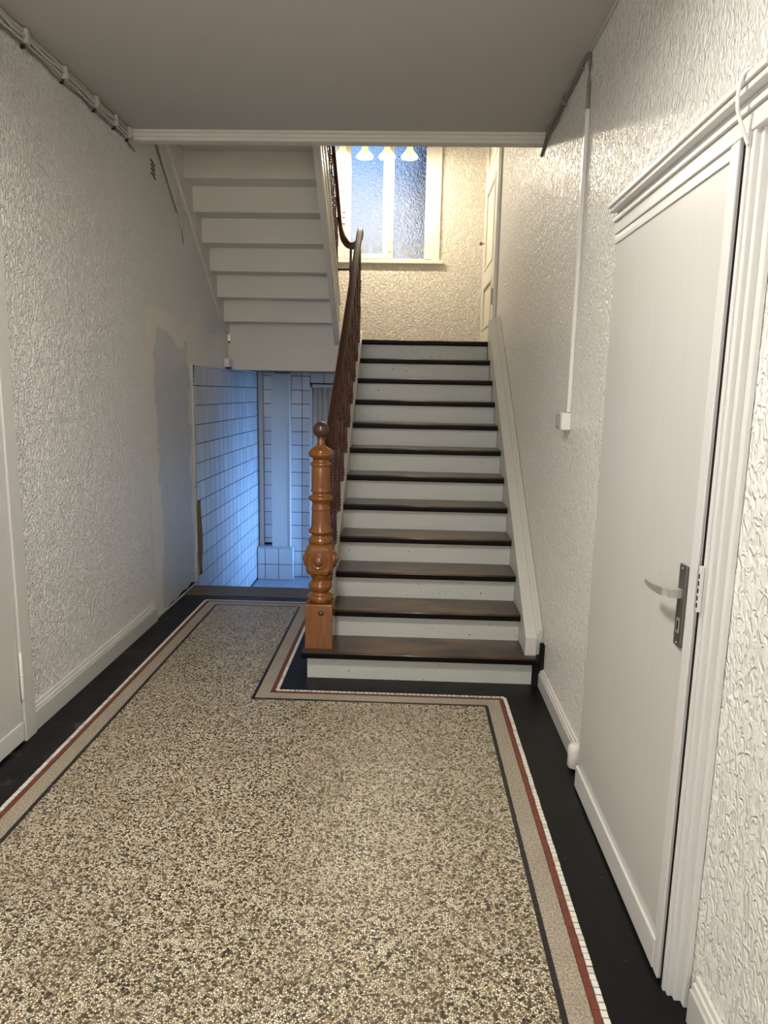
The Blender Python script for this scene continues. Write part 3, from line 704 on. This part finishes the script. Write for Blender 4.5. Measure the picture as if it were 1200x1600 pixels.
for z in (1.045, 1.062, 1.08, 1.098, 1.115): box('strike_slot', 'gap_shade_black', XR-.0592, XR-.0575, DY0-.0305, DY0-.026, z-.005, z+.006, sk)
# white wire looped over the casing
wr = tag(MB().tube(bez((XR-.050, 1.590, 2.055), (XR-.062, 1.590, 2.09), (XR-.084, 1.588, 2.11), (XR-.082, 1.584, 2.155), 10)+bez((XR-.082, 1.584, 2.155), (XR-.081, 1.581, 2.18), (XR-.078, 1.572, 2.192), (XR-.068, 1.562, 2.19), 6)[1:], .0040, 8).build('bell_wire', 'white_gloss'), 'short white wire looped over the top of the right door casing', 'wire')

# baseboards, right
def baseboard(name, side, y0, y1, label, h=.118, t=.022):
    x = XR if side > 0 else XL; s_ = -1 if side > 0 else 1
    o = thing(name, label, 'baseboard', (x+s_*.01, (y0+y1)/2, 0), None, 'structure')
    box('board', 'base_grey', min(x, x+s_*t), max(x, x+s_*t), y0, y1, 0, h*.72, o, .002)
    box('cap_moulding', 'base_white', min(x, x+s_*t*.72), max(x, x+s_*t*.72), y0, y1, h*.72, h*.86, o, .003)
    box('top_bead', 'base_white', min(x, x+s_*t*.45), max(x, x+s_*t*.45), y0, y1, h*.86, h, o, .003)
    return o
br = baseboard('baseboard_right', 1, 2.70, 3.70, 'grey baseboard between the right door and the stairs', .10)
MB().lathe([(.024, .012), (.029, .02), (.029, .095), (.025, .108), (.012, .114)], (XR-.025, 2.672, 0), 14).build('end_block', 'base_white', br)
baseboard('baseboard_near', 1, .3, 1.505, 'grey baseboard at the near end of the right wall', .13)
box('wall_gap', 'gap_shade_black', .730, XR+.004, 3.48, 3.52, .10, .235, bpy.data.objects['wall_right']); box('wall_gap', 'gap_shade_black', .698, XR+.004, 3.50, 3.52, 0, .12, bpy.data.objects['wall_right'])

# ------------------------------------------------------------------ left door, baseboard
d1 = thing('door_1', 'pale flush door with kickboard at the left edge', 'door', (XL+.01, 2.3, 0), None, 'structure')
box('leaf', 'door_paint', XL+.001, XL+.020, 1.80, 2.735, .01, 2.07, d1, .003)
box('kickboard', 'casing_paint', XL+.020, XL+.027, 1.80, 2.733, .012, .095, d1, .003)
box('gap_shade', 'gap_shade_black', XL+.001, XL+.006, 2.735, 2.741, 0, 2.07, d1)  # black strip painting the shade beside the left leaf
box('casing', 'door_paint', XL+.001, XL+.030, 2.741, 2.825, 0, 2.16, d1, .004); box('casing', 'door_paint', XL+.001, XL+.030, 1.72, 1.795, 0, 2.16, d1, .004); box('casing', 'door_paint', XL+.001, XL+.030, 1.795, 2.741, 2.075, 2.16, d1, .004)
for zz in (.30, 1.75):
    hg = thing('hinge', None, None, (XL+.028, 2.738, zz-.09)); hg.parent = d1; hg.location = WLOC[hg]-WLOC[d1]
    MB().lathe([(.004, -.105), (.007, -.10), (.007, -.002)], (XL+.028, 2.738, zz), 12).build('lower_knuckle', 'white_gloss', hg)
    MB().lathe([(.007, .002), (.007, .10), (.004, .108)], (XL+.028, 2.738, zz), 12).build('upper_knuckle', 'white_gloss', hg)
baseboard('baseboard_left', -1, 2.826, 4.36, 'grey baseboard with moulded cap along the left wall', .122)
mb = MB(); mb.prism([(4.36, 0), (4.36, .018), (4.6, .012), (5.3, .014), (5.3, 0)], 'x', XL, XL+.008); mb.build('baseboard_scar', 'plaster_edge', wall_left)
mb = MB(); pts = [(4.62, .012), (4.7, .022), (4.8, .016), (4.95, .036), (5.06, .022), (5.16, .044), (5.22, .024), (5.3, .012)]
mb.prism(pts, 'x', XL, XL+.002); mb.build('damp_stain', 'crack_dark', wall_left)

# ------------------------------------------------------------------ cables and fittings on the walls
cb = thing('cable_bundle', 'bundle of painted cables clipped along the left wall under the ceiling', 'cables', (XL+.02, 3.3, 2.93))
for j, (dx, dz, r, mt) in enumerate(((.012, -.016, .0085, 'cable_pale'), (.020, -.036, .0070, 'cable_pale'), (.010, -.052, .0065, 'cable_pale'), (.010, -.072, .005, 'cable_grey'))):
    pts = []; y = .4
    while y < 4.22: pts.append((XL+dx+random.uniform(-.002, .003), y, CEIL+dz+random.uniform(-.006, .006))); y += .09
    pts += [(XL+dx+.004, 4.25, CEIL+dz-.022), (XL+dx+.006, 4.285, CEIL+dz-.03)]
    MB().tube(pts, r, 7).build('cable', mt, cb)
for y in (1.9, 2.4, 2.75, 3.12, 3.45, 3.78, 4.02, 4.2):
    box('cable_clip', 'cable_pale', XL+.002, XL+.034, y-.012, y+.012, CEIL-.060, CEIL-.004, cb, .004)
    box('clip_nail', 'crack_dark', XL+.002, XL+.020, y-.02, y-.008, CEIL-.084, CEIL-.066, cb, .003)
vt = thing('air_vent', 'small wall vent of four slanted dark slots below the cables', 'vent', (XL+.002, 4.625, 2.84))
for i in range(4):
    z = 2.848+.0255*i; mb = MB(); mb.prism([(4.586, z+.011), (4.592, z+.018), (4.664, z-.006), (4.658, z-.013)], 'x', XL-.002, XL+.0025); mb.build('slot', 'gap_shade_black', vt)
cn = thing('conduit', 'thin white conduit running down beside the upper stairs', 'conduit', (XL+.008, 5.1, 2.69))
MB().tube([(XL+.008, 4.55, 3.20), (XL+.008, 4.69, 3.07), (XL+.008, 5.07, 2.75)], .011, 8).build('pipe', 'cable_pale', cn)
MB().tube([(XL+.003, 4.53, 3.185), (XL+.003, 4.675, 3.055), (XL+.003, 5.055, 2.735)], .004, 6).build('dark_side_tube', 'cable_grey', cn)  # thin dark grey tube forming the dark line beside the pipe
MB().tube([(XL+.012, 5.03, 2.79), (XL+.012, 5.09, 2.735), (XL+.010, 5.12, 2.69), (XL+.006, 5.135, 2.65)], .012, 8).build('end_cap', 'cable_pale', cn)
MB().tube([(XL+.006, 5.135, 2.65), (XL+.004, 5.17, 2.60), (XL+.003, 5.18, 2.55)], .003, 6).build('loose_wire', 'cable_grey', cn)

rc = thing('wall_cable', 'dark grey cable looping from the ceiling corner down the right wall', 'cable', (XR-.01, 3.3, 2.75))
MB().tube([(XR-.008, 4.36, 2.905), (XR-.010, 4.27, 2.925), (XR-.010, 4.19, 2.957), (XR-.012, 3.9, 2.964), (XR-.010, 3.6, 2.972), (XR-.010, 3.40, 2.984), (XR-.010, 3.33, 2.985), (XR-.010, 3.285, 2.975), (XR-.010, 3.262, 2.93), (XR-.010, 3.256, 2.85), (XR-.010, 3.252, 2.735)], .008, 8).build('cable', 'cable_grey', rc)
MB().tube([(XR-.006, 4.30, 2.915), (XR-.008, 4.15, 2.945), (XR-.008, 3.95, 2.935), (XR-.008, 3.75, 2.962), (XR-.008, 3.4, 2.968)], .006, 8).build('second_cable', 'cable_grey', rc)
for y in (4.15, 3.75): box('cable_clip', 'cable_grey', XR-.024, XR-.001, y-.008, y+.008, 2.945, 2.985, rc, .003)
MB().tube([(XR-.006, 3.33, CEIL-.006), (XR-.006, 2.0, CEIL-.006), (XR-.006, .4, CEIL-.006)], .007, 6).build('ceiling_run', 'cable_pale', rc)
tag(box('cable_trunking', 'plastic_white', XR-.018, XR-.001, 3.240, 3.268, 1.452, 2.742, None, .003), 'slim white vertical cable trunking down to the light switch', 'trunking')
sw = thing('light_switch', 'small grey surface light switch below the white trunking', 'light switch', (XR-.02, 3.265, 1.372))
box('back_box', 'plastic_white', XR-.045, XR-.001, 3.222, 3.306, 1.372, 1.450, sw, .004); box('face', 'plastic_grey', XR-.052, XR-.045, 3.226, 3.302, 1.376, 1.446, sw, .003)
box('rocker', 'plastic_grey', XR-.058, XR-.052, 3.245, 3.285, 1.388, 1.434, sw, .002)

# ------------------------------------------------------------------ landing door in the right wall
d3 = thing('door_3', 'cream panelled door on the half landing', 'door', (XR-.01, 6.85, LAND), None, 'structure')
LP = 'landing_door_paint'; lx = XR-.012; LZ0, LZ1 = LAND, LAND+2.15
box('leaf', LP, lx, XR-.001, 6.40, 7.36, LZ0+.01, LZ1, d3)
for (a, b) in ((6.405, 6.52), (7.24, 7.355)): box('stile', LP, lx-.012, lx, a, b, LZ0+.01, LZ1, d3, .002)
for (a, b) in ((.01, .19), (.62, .76), (1.50, 1.66), (2.02, 2.14)): box('rail', LP, lx-.012, lx, 6.52, 7.24, LZ0+a, LZ0+b, d3, .002)
for (a, b) in ((.19, .62), (.76, 1.50), (1.66, 2.02)):
    pn = thing('panel', None, None, (lx, 6.88, LZ0+a)); pn.parent = d3; pn.location = WLOC[pn]-WLOC[d3]
    for (y0, y1, z0, z1) in ((6.52, 6.555, a, b), (7.205, 7.24, a, b), (6.555, 7.205, a, a+.035), (6.555, 7.205, b-.035, b)): box('panel_moulding', LP, lx-.020, lx, y0, y1, LZ0+z0, LZ0+z1, pn, .008)
MB().lathe([(.006, 0), (.006, -.02), (.016, -.03), (.018, -.042), (.010, -.05)], (lx-.012, 7.30, LZ0+1.05), 16, 'x').build('knob', 'metal_plate', d3)
box('jamb_strip', 'base_grey', XR-.028, XR-.001, 6.36, 6.398, LZ0, LZ1+.04, d3, .002)
for (o0, o1, pr_) in ((6.27, 6.30, .022), (6.30, 6.34, .030), (6.34, 6.36, .024)): box('casing', 'casing_paint', XR-pr_, XR-.001, o0, o1, LZ0, LZ1+.1, d3, .003)
box('casing', 'casing_paint', XR-.022, XR-.001, 7.37, 7.45, LZ0, LZ1+.1, d3, .003); box('casing', 'casing_paint', XR-.022, XR-.001, 6.36, 7.37, LZ1+.04, LZ1+.1, d3, .003)
for z in (.35, 1.75): box('hinge', 'metal_plate', XR-.036, XR-.028, 6.372, 6.392, LZ0+z, LZ0+z+.14, d3, .002)
